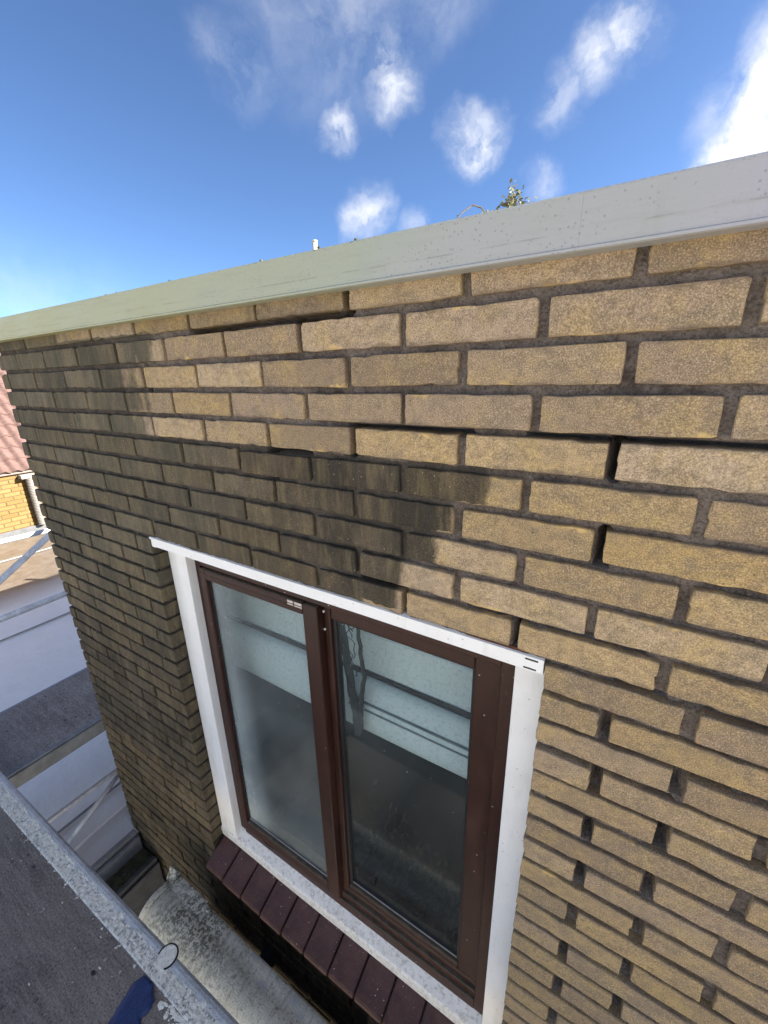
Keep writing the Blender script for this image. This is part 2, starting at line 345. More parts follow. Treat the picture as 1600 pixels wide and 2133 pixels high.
M_BRICK, M_BRICKJ, M_MORTAR = brick_material(False), brick_material(True), mortar_material()
M_TRIM, M_WHITE, M_SPLASH, M_BROWN = coated_metal(), paint_white('white_paint', .3), paint_white('white_paint_splashed', .5, True), brown_frame()
M_ALU = aluminium('aluminium', k=.62); M_BEAM = simple('beam_grey', (.15, .165, .18), (.26, .28, .30), 25, .5, .5); M_TUBE = aluminium('tube_steel', k=1.25); M_ALUS = aluminium('aluminium_splashed', 1.0, -.400); M_PLY = plywood('deck_plywood', 1.25)
M_BLACK = simple('black_rubber', (.012, .012, .014), (.022, .022, .025), rough=.5)
M_TILE = simple('sill_tile', (.058, .022, .019), (.112, .050, .040), 22, .42, .5, 0, .0018, speck=(.30, .26, .25), fine=200)
M_LEAD = simple('lead', (.075, .08, .088), (.12, .125, .135), 9, .6, .4)
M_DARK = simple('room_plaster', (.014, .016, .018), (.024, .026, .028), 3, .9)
def membrane():
    M = Mat('roof_membrane', .38, .8)
    a = M.noise(1.6, 6, .62); b = M.noise(9, 6, .7); f = M.noise(70, 4, .75); sp = M.sep(); x = sp['X']
    c = M.mix(M.ramp(a, .35, .66), (.76, .76, .73), (.84, .84, .81)); c = M.mix(M.ramp(b, .54, .74, 0, .35), c, (.56, .56, .56))
    c = M.mix(M.math('MULTIPLY', M.ramp(x, -2.25, -1.75), M.ramp(a, .3, .6, .5, 1)), c, (.62, .57, .52))
    c = M.mix(M.math('MULTIPLY', M.ramp(x, -5.2, -5.8), M.ramp(b, .3, .7, .9, 1)), c, (.115, .085, .06))     # sandy far end, painted dark and warm where the sun falls
    c = M.mix(M.math('MULTIPLY', M.ramp(f, .66, .72), M.ramp(M.noise(2.7, 3), .5, .6)), c, (.16, .16, .16))
    M.color(c); M.bump(M.math('ADD', a, M.math('MULTIPLY', b, .25)), .03, .6)
    return M.m
M_MEMB = membrane()
M_PAVE = simple('paving', (.42, .375, .31), (.54, .485, .41), 1.3, .85)
M_MOSS = simple('mossy_gravel', (.045, .05, .03), (.13, .125, .085), 30, .95, .2, 0, .02)

# ------------------------------------------------------------------ ground and the low flat roof
bm = bmesh.new(); v = [bm.verts.new(p) for p in ((-1500, -1500, -5.6), (1500, -1500, -5.6), (1500, 1500, -5.6), (-1500, 1500, -5.6))]; bm.faces.new(v)
mesh_obj('ground', bm, M_PAVE)['kind'] = 'structure'
FR = -2.5
bm = bmesh.new(); nx, ny = 90, 90
gv = {}
for i in range(nx + 1):
    for j in range(ny + 1):
        x = -8.3 + (8.3 - 1.745) * (i / nx); y = -7 + 14 * (j / ny)
        gv[i, j] = bm.verts.new((x, y, FR + .012 * noise.noise((x * .9, y * .9, 0)) + .006 * noise.noise((x * 3, y * 3, 5)) * max(0, min(1, (x + 3.2)))))
for i in range(nx):
    for j in range(ny): bm.faces.new((gv[i, j], gv[i + 1, j], gv[i + 1, j + 1], gv[i, j + 1]))
fr = mesh_obj('flat_roof', bm, M_MEMB, smooth=True); fr['kind'] = 'structure'
bx('roof_base', M_PAVE, fr, -8.28, -1.76, -6.98, 6.98, -5.59, FR - .03, bev=0)
seam_m = simple('membrane_seam', (.24, .25, .27), (.34, .35, .37), 20, .6)
for x, w in ((-4.62, .012), (-2.12, .010), (-6.9, .014)):        # welded laps of the membrane
    bm = bmesh.new(); pr = None
    for j in range(61):
        y = -3 + 6 * j / 60; xx = x + .014 * noise.noise((y * 1.3, x, 0)); z = FR + .016 + .012 * noise.noise((xx * .9, y * .9, 0))
        cur = [bm.verts.new((xx - w, y, z - .006)), bm.verts.new((xx, y, z + .004)), bm.verts.new((xx + w, y, z - .006))]
        if pr: bm.faces.new((pr[0], pr[1], cur[1], cur[0])); bm.faces.new((pr[1], pr[2], cur[2], cur[1]))
        pr = cur
    mesh_obj('seam', bm, seam_m, fr)
bm = bmesh.new(); pr = None                                       # a soft ruck near the edge
for j in range(41):
    y = -.55 + 1.1 * j / 40; xx = -1.93 - .10 * y + .03 * noise.noise((y * 4, 3, 0)); hgt = .016 * max(0, math.cos((y + .05) * 2.6))
    cur = [bm.verts.new((xx - .05, y, FR - .004)), bm.verts.new((xx, y, FR + hgt + .008)), bm.verts.new((xx + .035, y, FR - .004))]
    if pr: bm.faces.new((pr[0], pr[1], cur[1], cur[0])); bm.faces.new((pr[1], pr[2], cur[2], cur[1]))
    pr = cur
mesh_obj('ruck', bm, M_MEMB, fr, smooth=True)
for x0, x1, z1 in ((-1.762, -1.735, FR + .035), (-1.728, -1.705, FR + .012)):
    bx('edge_trim', M_ALU, fr, x0, x1, -6.9, -.012, FR - .12, z1, bev=.004)
M_GUT = simple('gutter_metal', (.05, .053, .056), (.10, .105, .11), 15, .6)
gut = bx('mossy_gutter', M_MOSS, None, -1.70, -1.585, -3, -.015, FR - .25, FR - .06, bev=0); gut['kind'] = 'structure'
bx('gutter_edge', M_GUT, gut, -1.583, -1.560, -3, -.015, FR - .25, FR - .02, bev=.004)
bx('gutter_edge', M_GUT, gut, -1.555, -1.545, -3, -.015, FR - .25, FR - .045, bev=.003)

# ------------------------------------------------------------------ the yellow brick house
house = thing('brick_house', 'sooty yellow brick house wall holding the brown two-pane window', 'house')
U = .2182; XL, XR = -1.797, 1.02; WL, WR = -1.008, .163; ZT, ZB = -.674, -2.02; ZEND = -3.05
LEFT_LEAN = lambda z: 0
rows = []
k = 1
while row_z(k) > ZEND: rows.append(k); k += 1
bricks = []           # (x0, x1, k)
def add_run(k, x0, x1, joints):
    js = sorted(j for j in joints if x0 + .02 < j < x1 - .02)
    ed = [x0] + js + [x1]
    for i, (a, b) in enumerate(zip(ed, ed[1:])):
        jw = (.0092 if k > 10 and a > .1 else .0070 if a > -.3 else .0055) + rnd.uniform(-.0008, .0008)
        bricks.append((a if a == x0 and x0 in (XL, WL, WR) else a + jw, b if b == x1 and x1 in (WL, WR, XR, XL) else b - jw, k))
for k in rows:
    ofs = 0 if k % 2 else .5
    base = [(i + ofs) * U + rnd.uniform(-.003, .003) for i in range(-10, 7)]
    side = [((1.70 if k % 2 else 1.21) + i) * U + rnd.uniform(-.003, .003) for i in range(0, 5)]
    if k <= 10: add_run(k, XL, XR, base)
    elif row_z(k) > ZB - .02:
        add_run(k, XL, WL, base); add_run(k, WR, XR, side)
    else: add_run(k, XL, XR, [b for b in base if b < .05] + [s for s in side])
# deep or open joints: (x0, x1, z0, z1, depth)
OPEN = [(.2135, .2305, row_z(5) - .029, row_z(5) + .029, .07), (.2105, .2275, row_z(7) - .029, row_z(7) + .029, .07), (.112, .126, row_z(10) - .030, row_z(10) + .032, .06),
        (-.230, -.209, row_z(1) - .03, row_z(1) + .03, .06), (-.345, -.235, row_z(1) - .040, row_z(1) - .025, .06), (-.66, -.50, row_z(1) - .039, row_z(1) - .025, .05), (-.50, -.345, row_z(1) - .031, row_z(1) - .025, .03),
        (-.445, -.325, row_z(6) + .026, row_z(6) + .035, .03), (-.215, .02, row_z(5) + .025, row_z(5) + .034, .035), (.1, .40, row_z(5) + .026, row_z(5) + .033, .03),
        (-.226, -.215, row_z(5) - .03, row_z(5) + .03, .04), (-.21, -.105, row_z(10) + .024, row_z(10) + .036, .04), (-.118, -.103, row_z(10) - .03, row_z(10) + .03, .04),
        (.02, .3, row_z(10) + .026, row_z(10) + .033, .02), (-.45, -.435, row_z(6) - .03, row_z(6) + .03, .03), (-.875, -.86, row_z(3) - .03, row_z(3) + .03, .03)]
for k_ in range(12, 28):
    if True: x_ = (1.70 if k_ % 2 else 1.21) * U; OPEN.append((x_ - .0035, x_ + .0095, row_z(k_) - .027, row_z(k_) + .027, rnd.uniform(.022, .045)))
for k_ in range(11, 27):
    for _ in range(4):
        a = rnd.uniform(.16, .70); OPEN.append((a, a + rnd.uniform(.05, .15), row_z(k_) + .022, row_z(k_) + .031, rnd.uniform(.006, .018)))
def mortar_y(x, z):
    y = .0098 + .0042 * noise.noise((x * 26, z * 26, 1)) + .0026 * noise.noise((x * 75, z * 75, 2)) + .003 * noise.noise((x * 7, z * 7, 9))
    for a, b, c, d, dep in OPEN:
        if a <= x <= b and c <= z <= d: return max(y, .012 + dep)
    return max(y, .0025)
st = .0075; gx = [XL + .012 + i * st for i in range(int((XR - XL - .012) / st) + 1)]; gz = [-.03 - i * st for i in range(int((-.03 - ZEND) / st) + 1)]
gx = [(WL - .009 if abs(x - (WL - .009)) < st / 2 else WR + .007 if abs(x - (WR + .007)) < st / 2 else x) for x in gx]
me = bpy.data.meshes.new('wall'); vs = []; fs = []; nxg = len(gx)
for z in gz:
    for x in gx: vs.append((x, mortar_y(x, z), z))
for j in range(len(gz) - 1):
    zc = (gz[j] + gz[j + 1]) / 2
    for i in range(nxg - 1):
        xc = (gx[i] + gx[i + 1]) / 2
        if WL - .009 < xc < WR + .007 and ZB - .01 < zc < -.66: continue
        a = j * nxg + i; fs.append((a, a + 1, a + nxg + 1, a + nxg))
me.from_pydata(vs, [], fs); me.materials.append(M_MORTAR)
for p in me.polygons: p.use_smooth = True
wall = bpy.data.objects.new('wall', me); COL.objects.link(wall); wall.parent = house

def brick_mesh(w, h, d, seed):
    r = random.Random(seed); bm = bmesh.new(); x, z = w / 2, h / 2; pts = []
    cr = .0022
    def side(a, b, n):
        for i in range(n):
            t = (i + .5 + r.uniform(-.2, .2)) / n; pts.append((a[0] + (b[0] - a[0]) * t, a[1] + (b[1] - a[1]) * t))
    nt_ = 9 if w > .15 else 3
    cs = [(-x, -z), (x, -z), (x, z), (-x, z)]
    for i in range(4):
        a, b = cs[i], cs[(i + 1) % 4]; dx, dz = b[0] - a[0], b[1] - a[1]; l = math.hypot(dx, dz); ux, uz = dx / l, dz / l
        c = cr * r.uniform(.5, 1.6)
        pts.append((a[0] + ux * c, a[1] + uz * c)); side((a[0] + ux * .02, a[1] + uz * .02), (b[0] - ux * .02, b[1] - uz * .02), nt_ if i % 2 == 0 else 2); pts.append((b[0] - ux * c, b[1] - uz * c))
    n = len(pts)
    J = [(px + r.gauss(0, .0007) + (-math.copysign(r.uniform(.002, .005), px) if r.random() < .015 else 0), pz + r.gauss(0, .0006) - (math.copysign(r.uniform(.001, .0035), pz) if r.random() < .09 else 0)) for px, pz in pts]
    bv = .0011
    F = [bm.verts.new((px - math.copysign(bv, px) * min(1, abs(px) / x * 1.0), r.gauss(0, .0004), pz - math.copysign(bv, pz) * min(1, abs(pz) / z))) for px, pz in J]
    S = [bm.verts.new((px, .0022 + r.uniform(0, .0015), pz)) for px, pz in J]
    B = [bm.verts.new((px, d, pz)) for px, pz in pts]
    bm.faces.new(F)
    for i in range(n):
        q = (i + 1) % n
        f = bm.faces.new((F[i], F[q], S[q], S[i])); f.smooth = True
        bm.faces.new((S[i], S[q], B[q], B[i]))
    bmesh.ops.recalc_face_normals(bm, faces=bm.faces)
    m = bpy.data.meshes.new('brick'); bm.to_mesh(m); bm.free(); m.materials.append(M_BRICK); return m
cache = {}
def cached(w, h):
    key = (round(w / .004), round(h / .004), rnd.randrange(9 if w > .18 else 3))
    if key not in cache: cache[key] = brick_mesh(key[0] * .004, key[1] * .004, .098, hash(key) & 0xffff)
    return cache[key], key[0] * .004, key[1] * .004
CAM = cam_ob.matrix_world.translation
def size_px(x0, x1, z, h):
    P = [Vector((a, 0, b)) - CAM for a, b in ((x0, z - h / 2), (x1, z - h / 2), (x1, z + h / 2), (x0, z + h / 2))]
    q = [(p.dot(RIGHT) / max(p.dot(FWD), .05) * 866 + 800, p.dot(DOWN) / max(p.dot(FWD), .05) * 866 + 1066) for p in P]
    if max(a for a, b in q) < 0 or min(a for a, b in q) > 1600 or min(b for a, b in q) > 2133: return 0
    return abs(sum(q[i][0] * q[(i + 1) % 4][1] - q[(i + 1) % 4][0] * q[i][1] for i in range(4))) / 2
recs = []
for x0, x1, k in bricks:
    z = row_z(k); h = (.0505 if k <= 11 else .0475)
    recs.append((size_px(x0, x1, z, h), x0, x1, k, z, h))
recs.sort(key=lambda r: -r[0])
SPECIAL = {}          # (row, index near x) overrides: soot, warm
def tone(x, k):
    t = rnd.random(); w = min(1, max(0, rnd.gauss(.45, .2))); s = 0.0
    if k <= 4 and x > -.5: w = min(w, rnd.uniform(.1, .5))            # pinker courses under the roof edge
    if k == 5 and -.25 < x < .25: w = rnd.uniform(.75, .95)
    if 6 <= k <= 10 and x > -.1: w = rnd.uniform(.5, .95)
    if k >= 11 and x > .15: t *= .45; w = rnd.uniform(.30, .78)
    if k in (1,) and x < -.3: s = .35
    return (t, s, w, 1)
rest = []
for n_, (a, x0, x1, k, z, h) in enumerate(recs):
    m, mw, mh = cached(x1 - x0, h)
    loc = Vector(((x0 + x1) / 2, rnd.gauss(0, .0011), z + rnd.gauss(0, .0008)))
    if k == 1 and -.46 < loc.x < -.2: loc.y -= .003; loc.z += .002
    scl = Vector(((x1 - x0) / mw, 1, h / mh)); rot = (rnd.gauss(0, .004), rnd.gauss(0, .005), rnd.gauss(0, .004))
    if a > 0 and n_ < 300:
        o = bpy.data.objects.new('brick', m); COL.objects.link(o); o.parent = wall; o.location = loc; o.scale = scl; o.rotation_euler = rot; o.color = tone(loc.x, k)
    else: rest.append((m, Matrix.LocRotScale(loc, __import__('mathutils').Euler(rot), scl), tone(loc.x, k)))
if rest:
    bm = bmesh.new(); cl = bm.loops.layers.float_color.new('tone')
    for m, mat, c in rest:
        f0 = len(bm.faces); bm.from_mesh(m); bm.faces.ensure_lookup_table()
        nf = bm.faces[f0:]; bmesh.ops.transform(bm, matrix=mat, verts=list({v for f in nf for v in f.verts}))
        for f in nf:
            for l in f.loops: l[cl] = c
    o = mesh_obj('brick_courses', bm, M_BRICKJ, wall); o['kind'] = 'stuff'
# reveals, house body, room
bx('reveal_joint', M_MORTAR, wall, WL - .06, WL - .009, .016, .096, ZB - .05, -.665, bev=0)
bx('reveal_joint', M_MORTAR, wall, WR + .007, WR + .05, .016, .096, ZB - .05, -.665, bev=0)
bm = bmesh.new(); yb = .1
for q in (((XL + .012, -5.6), (XL + .012, -.02), (WL - .02, -.02), (WL - .02, -5.6)), ((WR + .02, -5.6), (WR + .02, -.02), (6, -.02), (6, -5.6)),
          ((WL - .02, -.66), (WL - .02, -.02), (WR + .02, -.02), (WR + .02, -.66)), ((WL - .02, -5.6), (WL - .02, ZB - .02), (WR + .02, ZB - .02), (WR + .02, -5.6))):
    bm.faces.new([bm.verts.new((x, yb, z)) for x, z in q])
X0 = XL + .012
for q in (((X0, .03, -5.6), (X0, 5, -5.6), (X0, 5, -.02), (X0, .03, -.02)), ((X0, 5, -5.6), (6, 5, -5.6), (6, 5, -.02), (X0, 5, -.02)), ((6, .1, -5.6), (6, 5, -5.6), (6, 5, -.02), (6, .1, -.02)),
          ((X0, .012, -.02), (6, .012, -.02), (6, 5, -.02), (X0, 5, -.02)), ((X0, .03, -5.6), (6, .03, -5.6), (6, .03, ZEND), (X0, .03, ZEND))):
    bm.faces.new([bm.verts.new(p) for p in q])
mesh_obj('house_body', bm, M_MORTAR, house)
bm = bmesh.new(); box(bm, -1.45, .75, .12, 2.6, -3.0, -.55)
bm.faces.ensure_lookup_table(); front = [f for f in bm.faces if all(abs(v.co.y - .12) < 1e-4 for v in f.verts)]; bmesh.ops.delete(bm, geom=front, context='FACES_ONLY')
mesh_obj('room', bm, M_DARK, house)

# roof trim: three lengths of folded sheet with a drip lip
for i, (a, b) in enumerate(((-1.835, -1.31995), (-1.3198, .14850), (.14862, 1.6))):
    bm = bmesh.new(); e = .0002 * (i % 2)
    pr = [(-.030 - e, .004), (-.0275, .0065), (.075, .0065), (.075, .0035), (-.026, .0035), (-.026, -.056), (.0, -.056), (.0, -.0585), (-.029, -.0600), (-.0325 - e, -.0590), (-.0325 - e, -.0560), (-.030 - e, -.0545)]
    extrude_profile(bm, pr, a, b, nseg=24, wob=.0007)
    for v in bm.verts:
        if v.co.z > -.02: v.co.z += -.0040 - .0040 * (v.co.x + .123)
    mesh_obj('roof_trim', bm, M_TRIM, house)
bm = bmesh.new()                                                   # grit and moss crumbs along the top of the trim
for _ in range(60):
    x = rnd.uniform(-1.8, .7) if rnd.random() < .5 else rnd.gauss(-.95, .35); r = rnd.uniform(.0012, .0035)
    bmesh.ops.create_icosphere(bm, subdivisions=1, radius=r, matrix=Matrix.Translation((x, rnd.uniform(-.026, .01), .0025 - .004 * (x + .123) + r * .6)))
mesh_obj('grit', bm, M_MOSS, house)['kind'] = 'stuff'
bm = bmesh.new(); tube(bm, (-1.6, 1.6, -.02), (-1.6, 1.6, .573), .0145, 20); tube(bm, (-1.6, 1.6, .573), (-1.6, 1.6, .581), .0165, 20)
mesh_obj('vent_pipe', bm, simple('pipe_pale', (.52, .51, .47), (.66, .65, .60), 20, .5), house, True)
bm = bmesh.new(); tube(bm, (-1.812, -.012, -2.62), (-1.800, -.022, -5.5), .011, 12); mesh_obj('cable', bm, M_BLACK, house, True)

# window
WIN = bpy.data.objects.new('window', None)
bpy.data.objects.remove(WIN)
TY = .045
bm = bmesh.new(); box(bm, WL + .004, -.905, TY, .11, -1.985, -.690, .003); win = mesh_obj('window', bm, M_WHITE, house); win['label'] = 'brown framed window of two panes with white painted surround'
def wp(name, mat, *a, bev=.0025): return bx(name, mat, win, *a, bev=bev)
wp('surround', M_WHITE, -.955, -.9045, .040, .06, -1.94, -.692)
wp('surround', M_WHITE, .106, WR + .02, TY, .115, -1.99, -.690)
bm = bmesh.new()                                                   # bottom rail: front face, then a sloped splashed top
pr = [(TY - .003, -2.0), (TY - .006, -1.962), (TY - .001, -1.954), (.084, -1.918), (.11, -1.918), (.11, -2.0)]
extrude_profile(bm, pr, WL + .005, WR, nseg=110, wob=.0022); mesh_obj('bottom_rail', bm, M_SPLASH, win)
bm = bmesh.new()
nl = 90; pr = [(.004, -.6865), (.004, -.659), (.012, -.6555), (.10, -.6555), (.10, -.6905), (.010, -.6905)]
extrude_profile(bm, pr, WL - .004 + .02, WR - .002, nseg=nl, wob=.0012); mesh_obj('lintel', bm, M_WHITE, win)
wp('lintel_end', M_WHITE, WL - .012, WL + .018, .003, .09, -.690, -.657, bev=.004)
for x0_, x1_, z0_ in ((.130, .152, -.6665), (.128, .150, -.6845)): bx('paint_chip', M_BLACK, win, x0_, x1_, .0032, .006, z0_, z0_ + .0032, bev=.001)
bx('rust_bead', simple('rust_brown', (.05, .018, .012), (.10, .04, .025), 60, .8), win, .02, .135, .006, .012, -.657, -.6495, bev=.002)
FYo, FYs = .070, .062                                               # outer frame face, opening sash face
# outer frame
wp('frame', M_BROWN, -.910, -.884, FYo, .13, -1.92, -.69)
wp('frame', M_BROWN, .074, .108, FYo, .13, -1.93, -.69)
wp('frame', M_BROWN, -.884, .074, FYo, .13, -.752, -.69)
wp('frame', M_BROWN, -.884, .074, FYo, .13, -1.935, -1.893)
wp('frame', M_BROWN, -.425, .074, FYo + .008, .13, -1.893, -1.868, bev=.003)
wp('frame', M_BROWN, -.425, .074, FYo + .018, .13, -1.868, -1.850, bev=.003)
wp('drain_slot', M_BLACK, -.776, -.727, FYo - .0015, FYo + .004, -1.916, -1.905, bev=.001)
# opening sash, left
S0, S1 = -.879, -.399
wp('sash', M_BROWN, S0, -.853, FYs, .12, -1.888, -.757, bev=.004)
wp('sash', M_BROWN, -.449, S1, FYs, .12, -1.888, -.757, bev=.004)
wp('sash', M_BROWN, -.853, -.449, FYs, .12, -.792, -.757, bev=.004)
wp('sash', M_BROWN, -.853, -.449, FYs, .12, -1.888, -1.846, bev=.004)
wp('glazing_bead', M_BROWN, -.853, -.449, FYs - .002, FYs + .01, -.777, -.772, bev=.0015)
wp('seal', M_BLACK, -.881, -.877, .068, .1, -1.885, -.757, bev=0)
for a in ((-.853, -.8485, .073, .085, -1.846, -.792), (-.4535, -.449, .073, .085, -1.846, -.792), (-.8485, -.4535, .073, .085, -.7965, -.792), (-.8485, -.4535, .073, .085, -1.846, -1.8415)): wp('seal', M_BLACK, *a, bev=0)
pane = wp('pane', glass_pane('misted_glass', .115, 1.0), -.851, -.451, .0795, .0835, -1.844, -.794, bev=0); pane['label'] = 'heavily misted glass pane with drip runs'
wp('glass_edge', M_ALU, -.848, -.454, .0745, .0785, -1.8425, -1.8385, bev=.001)
# fixed light, right
wp('mullion', M_BROWN, S1, -.377, .088, .13, -1.85, -.752, bev=.003)
wp('inner_frame', M_BROWN, .014, .074, .090, .13, -1.85, -.752, bev=.004)
wp('inner_frame', M_BROWN, -.377, .014, .090, .13, -.797, -.752, bev=.004)
wp('inner_frame', M_BROWN, -.377, .014, .090, .13, -1.85, -1.828, bev=.004)
for a in ((-.377, -.366, .098, .112, -1.828, -.797), (.008, .014, .098, .112, -1.828, -.797), (-.366, .008, .098, .112, -.803, -.797), (-.366, .008, .098, .112, -1.828, -1.822)): wp('seal', M_BLACK, *a, bev=0)
pane = wp('pane', glass_pane('clearer_glass', .05, 3.0), -.375, .012, .105, .109, -1.826, -.799, bev=0); pane['label'] = 'clearer glass pane with dark room behind'
wp('glass_edge', M_ALU, -.372, .010, .0995, .1035, -1.8235, -1.8195, bev=.001)
M_STK = simple('sticker_pale', (.50, .47, .44), (.62, .60, .57), 60, .6)
stk = bx('sticker', M_STK, win, -.499, -.449, FYs - .0012, FYs + .001, -.775, -.759, bev=0)
for a in ((-.499, -.449, -.7685, -.7655), (-.478, -.474, -.777, -.757)): bx('sticker_print', simple('sticker_dark', (.12, .06, .05), (.18, .09, .07), 50), stk, a[0], a[1], FYs - .0018, FYs - .0011, a[2], a[3], bev=0)
for z in (-.777, -.831):
    bm = bmesh.new(); tube(bm, (-.396, .0885, z), (-.396, .085, z), .0032, 12); mesh_obj('screw', bm, M_WHITE, win, True)
for x, z in ((-.868, -.770), (-.867, -.781)):
    bm = bmesh.new(); tube(bm, (x, FYs + .002, z), (x, FYs - .001, z), .0024, 10); mesh_obj('hole', bm, M_BLACK, win)
# sill tiles
for i in range(12):
    x0 = -.998 + i * .1045
    bm = bmesh.new(); jit = rnd.uniform(-.003, .003)
    x1 = min(x0 + .0985, .16)
    if x1 - x0 < .02: break
    pts = [(-.056 + jit, -2.066), (-.052 + jit, -2.050), (.052, -2.000), (.075, -2.000), (.075, -2.025), (-.045 + jit, -2.073)]
    extrude_profile(bm, pts, x0, x1, nseg=1)
    es = [e for e in bm.edges]; bmesh.ops.bevel(bm, geom=es, offset=.0025, segments=2, affect='EDGES')
    o = mesh_obj('sill_tile', bm, M_TILE, house); o.location.z = rnd.gauss(0, .0008)
extra = bmesh.new(); extrude_profile(extra, [(-.040, -2.060), (-.036, -2.057), (.07, -2.010), (.07, -2.06)], -.997, .16); mesh_obj('sill_bed', extra, M_MORTAR, house)
# plaster splashes on rail and tiles
bm = bmesh.new()
for _ in range(36):
    x = rnd.uniform(-.98, .1); t = rnd.random() ** 2; y = .040 - t * .09; z = -2.0 - (.05 - y) * .48 + .0015; r = rnd.uniform(.0005, .0015)
    bmesh.ops.create_icosphere(bm, subdivisions=1, radius=r, matrix=Matrix.Translation((x, y, z)) @ Matrix.Diagonal((1.4, 1, .6, 1)))
mesh_obj('plaster_splash', bm, M_WHITE, house)['kind'] = 'stuff'

# ------------------------------------------------------------------ inside the window
blind = thing('folded_blind', 'white folded blind hanging behind the upper half of the window', 'blind')
M_BLIND = simple('blind_cloth', (.66, .73, .74), (.74, .80, .81), 5, .8, .2, 0, .004, (1, 1, .4), fine=90)
bm = bmesh.new(); pr = [(.225, -1.045), (.225, -.92), (.224, -.915), (.228, -.91), (.232, -.70), (.240, -.70), (.240, -1.05)]
extrude_profile(bm, pr, -1.0, .14, nseg=40, wob=.003); mesh_obj('upper_panel', bm, M_BLIND, blind)
bm = bmesh.new(); pr = [(.222, -1.060)] + [(.205 - .030 * math.sin(math.pi * t / 10) ** .6, -1.052 - .205 * t / 10) for t in range(11)] + [(.222, -1.257), (.24, -1.257), (.24, -1.06)]
extrude_profile(bm, pr, -1.0, .14, nseg=60, wob=.004); mesh_obj('folded_band', bm, M_BLIND, blind, True)
M_SEAM = simple('blind_seam', (.20, .23, .24), (.26, .29, .30), 20)
for z in (-1.118, -1.143): bx('seam', M_SEAM, blind, -.40, .1, .172, .178, z - .0022, z + .0022, bev=0)
bx('shadow_gap', M_BLACK, blind, -1.0, .14, .214, .2235, -1.060, -1.046, bev=0)  # black strip drawn in as the shadow line between panel and band
tree_mimic = thing('reflected_tree_mimic', 'dark forked stems mimicking a tree reflected at the left edge of the clearer pane', 'reflection mimic')  # stems added behind the glass to stand in for a tree's reflection
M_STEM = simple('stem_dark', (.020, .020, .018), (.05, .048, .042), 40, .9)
bm = bmesh.new()
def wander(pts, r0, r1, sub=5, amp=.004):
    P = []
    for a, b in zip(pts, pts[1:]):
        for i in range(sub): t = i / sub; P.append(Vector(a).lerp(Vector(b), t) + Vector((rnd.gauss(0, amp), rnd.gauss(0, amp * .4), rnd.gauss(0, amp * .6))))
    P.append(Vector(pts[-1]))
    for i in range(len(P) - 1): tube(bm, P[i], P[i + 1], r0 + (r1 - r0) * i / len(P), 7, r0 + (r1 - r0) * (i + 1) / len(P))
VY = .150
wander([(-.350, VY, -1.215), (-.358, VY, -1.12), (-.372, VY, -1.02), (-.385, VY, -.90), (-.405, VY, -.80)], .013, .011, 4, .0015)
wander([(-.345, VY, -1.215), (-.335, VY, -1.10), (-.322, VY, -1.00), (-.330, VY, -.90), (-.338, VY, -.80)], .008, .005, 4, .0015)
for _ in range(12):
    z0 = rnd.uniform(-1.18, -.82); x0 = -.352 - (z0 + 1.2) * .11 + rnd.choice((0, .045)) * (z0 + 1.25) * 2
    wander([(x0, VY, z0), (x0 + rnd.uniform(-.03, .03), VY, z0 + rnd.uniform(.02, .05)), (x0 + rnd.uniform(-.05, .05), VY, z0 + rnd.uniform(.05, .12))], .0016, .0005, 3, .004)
mesh_obj('stem', bm, M_STEM, tree_mimic)
plant = thing('houseplant', 'dark leafy plant standing in the room behind the clearer pane', 'plant')
bm = bmesh.new(); wander([(-.50, .34, -2.95), (-.49, .34, -2.6), (-.45, .34, -2.3), (-.40, .34, -2.0)], .008, .003, 5, .008); mesh_obj('stem', bm, M_STEM, plant)
bm = bmesh.new()
for _ in range(420):
    t = rnd.random(); c = Vector((-.47 + .45 * t + rnd.gauss(0, .05), .34 + rnd.gauss(0, .05), -2.0 - .12 * t + rnd.gauss(0, .10))); s = rnd.uniform(.008, .02)
    u = Vector((rnd.gauss(0, 1), rnd.gauss(0, 1), rnd.gauss(0, 1))).normalized(); w = u.orthogonal().normalized()
    bm.faces.new([bm.verts.new(c + u * s), bm.verts.new(c + w * s * .5), bm.verts.new(c - u * s), bm.verts.new(c - w * s * .5)])
mesh_obj('foliage', bm, simple('leaf_dark', (.02, .03, .02), (.05, .06, .04), 20), plant)

# ------------------------------------------------------------------ awning case below the window
aw = thing('awning_case', 'dirty cream rounded awning case along the wall under the window', 'awning case')
def cream():
    M = Mat('cream_shell', .55, .4)
    a = M.noise(9, 6, .7); f = M.noise(75, 5, .8); g = M.noise(150, 3, .8); sp = M.sep(); x, y, z = sp['X'], sp['Y'], sp['Z']
    c = M.mix(M.ramp(a, .36, .66), (.90, .88, .76), (.74, .72, .60))
    c = M.mix(M.ramp(M.noise(40, 5, .7, M.scaled(1.6, .35, .35)), .52, .64, 0, .5), c, (.36, .36, .30))
    top = M.ramp(y, -.20, -.15); zone = M.math('MULTIPLY', M.ramp(x, -.62, -.85), M.ramp(M.noise(7, 3, .6), .34, .5))
    c = M.mix(M.math('MULTIPLY', M.ramp(f, .47, .52), M.math('MULTIPLY', M.math('MULTIPLY', zone, M.ramp(y, -.30, -.19)), .85)), c, (.10, .092, .065))
    c = M.mix(M.math('MULTIPLY', M.ramp(f, .56, .61), .6), c, (.24, .22, .16))
    vd = M.voro(13, M.scaled(1, 1.3, 1)); c = M.mix(M.math('MULTIPLY', M.ramp(vd, .22, .38, 1, 0), M.math('MULTIPLY', M.ramp(x, -.75, -.6), M.ramp(y, -.175, -.155))), c, (.62, .64, .64))
    M.color(c); M.bump(M.math('ADD', f, M.math('MULTIPLY', g, .5)), .004, .9)
    return M.m
M_CREAM = cream()
pr = []
cy, cz, R_ = -.190, -2.247, .090
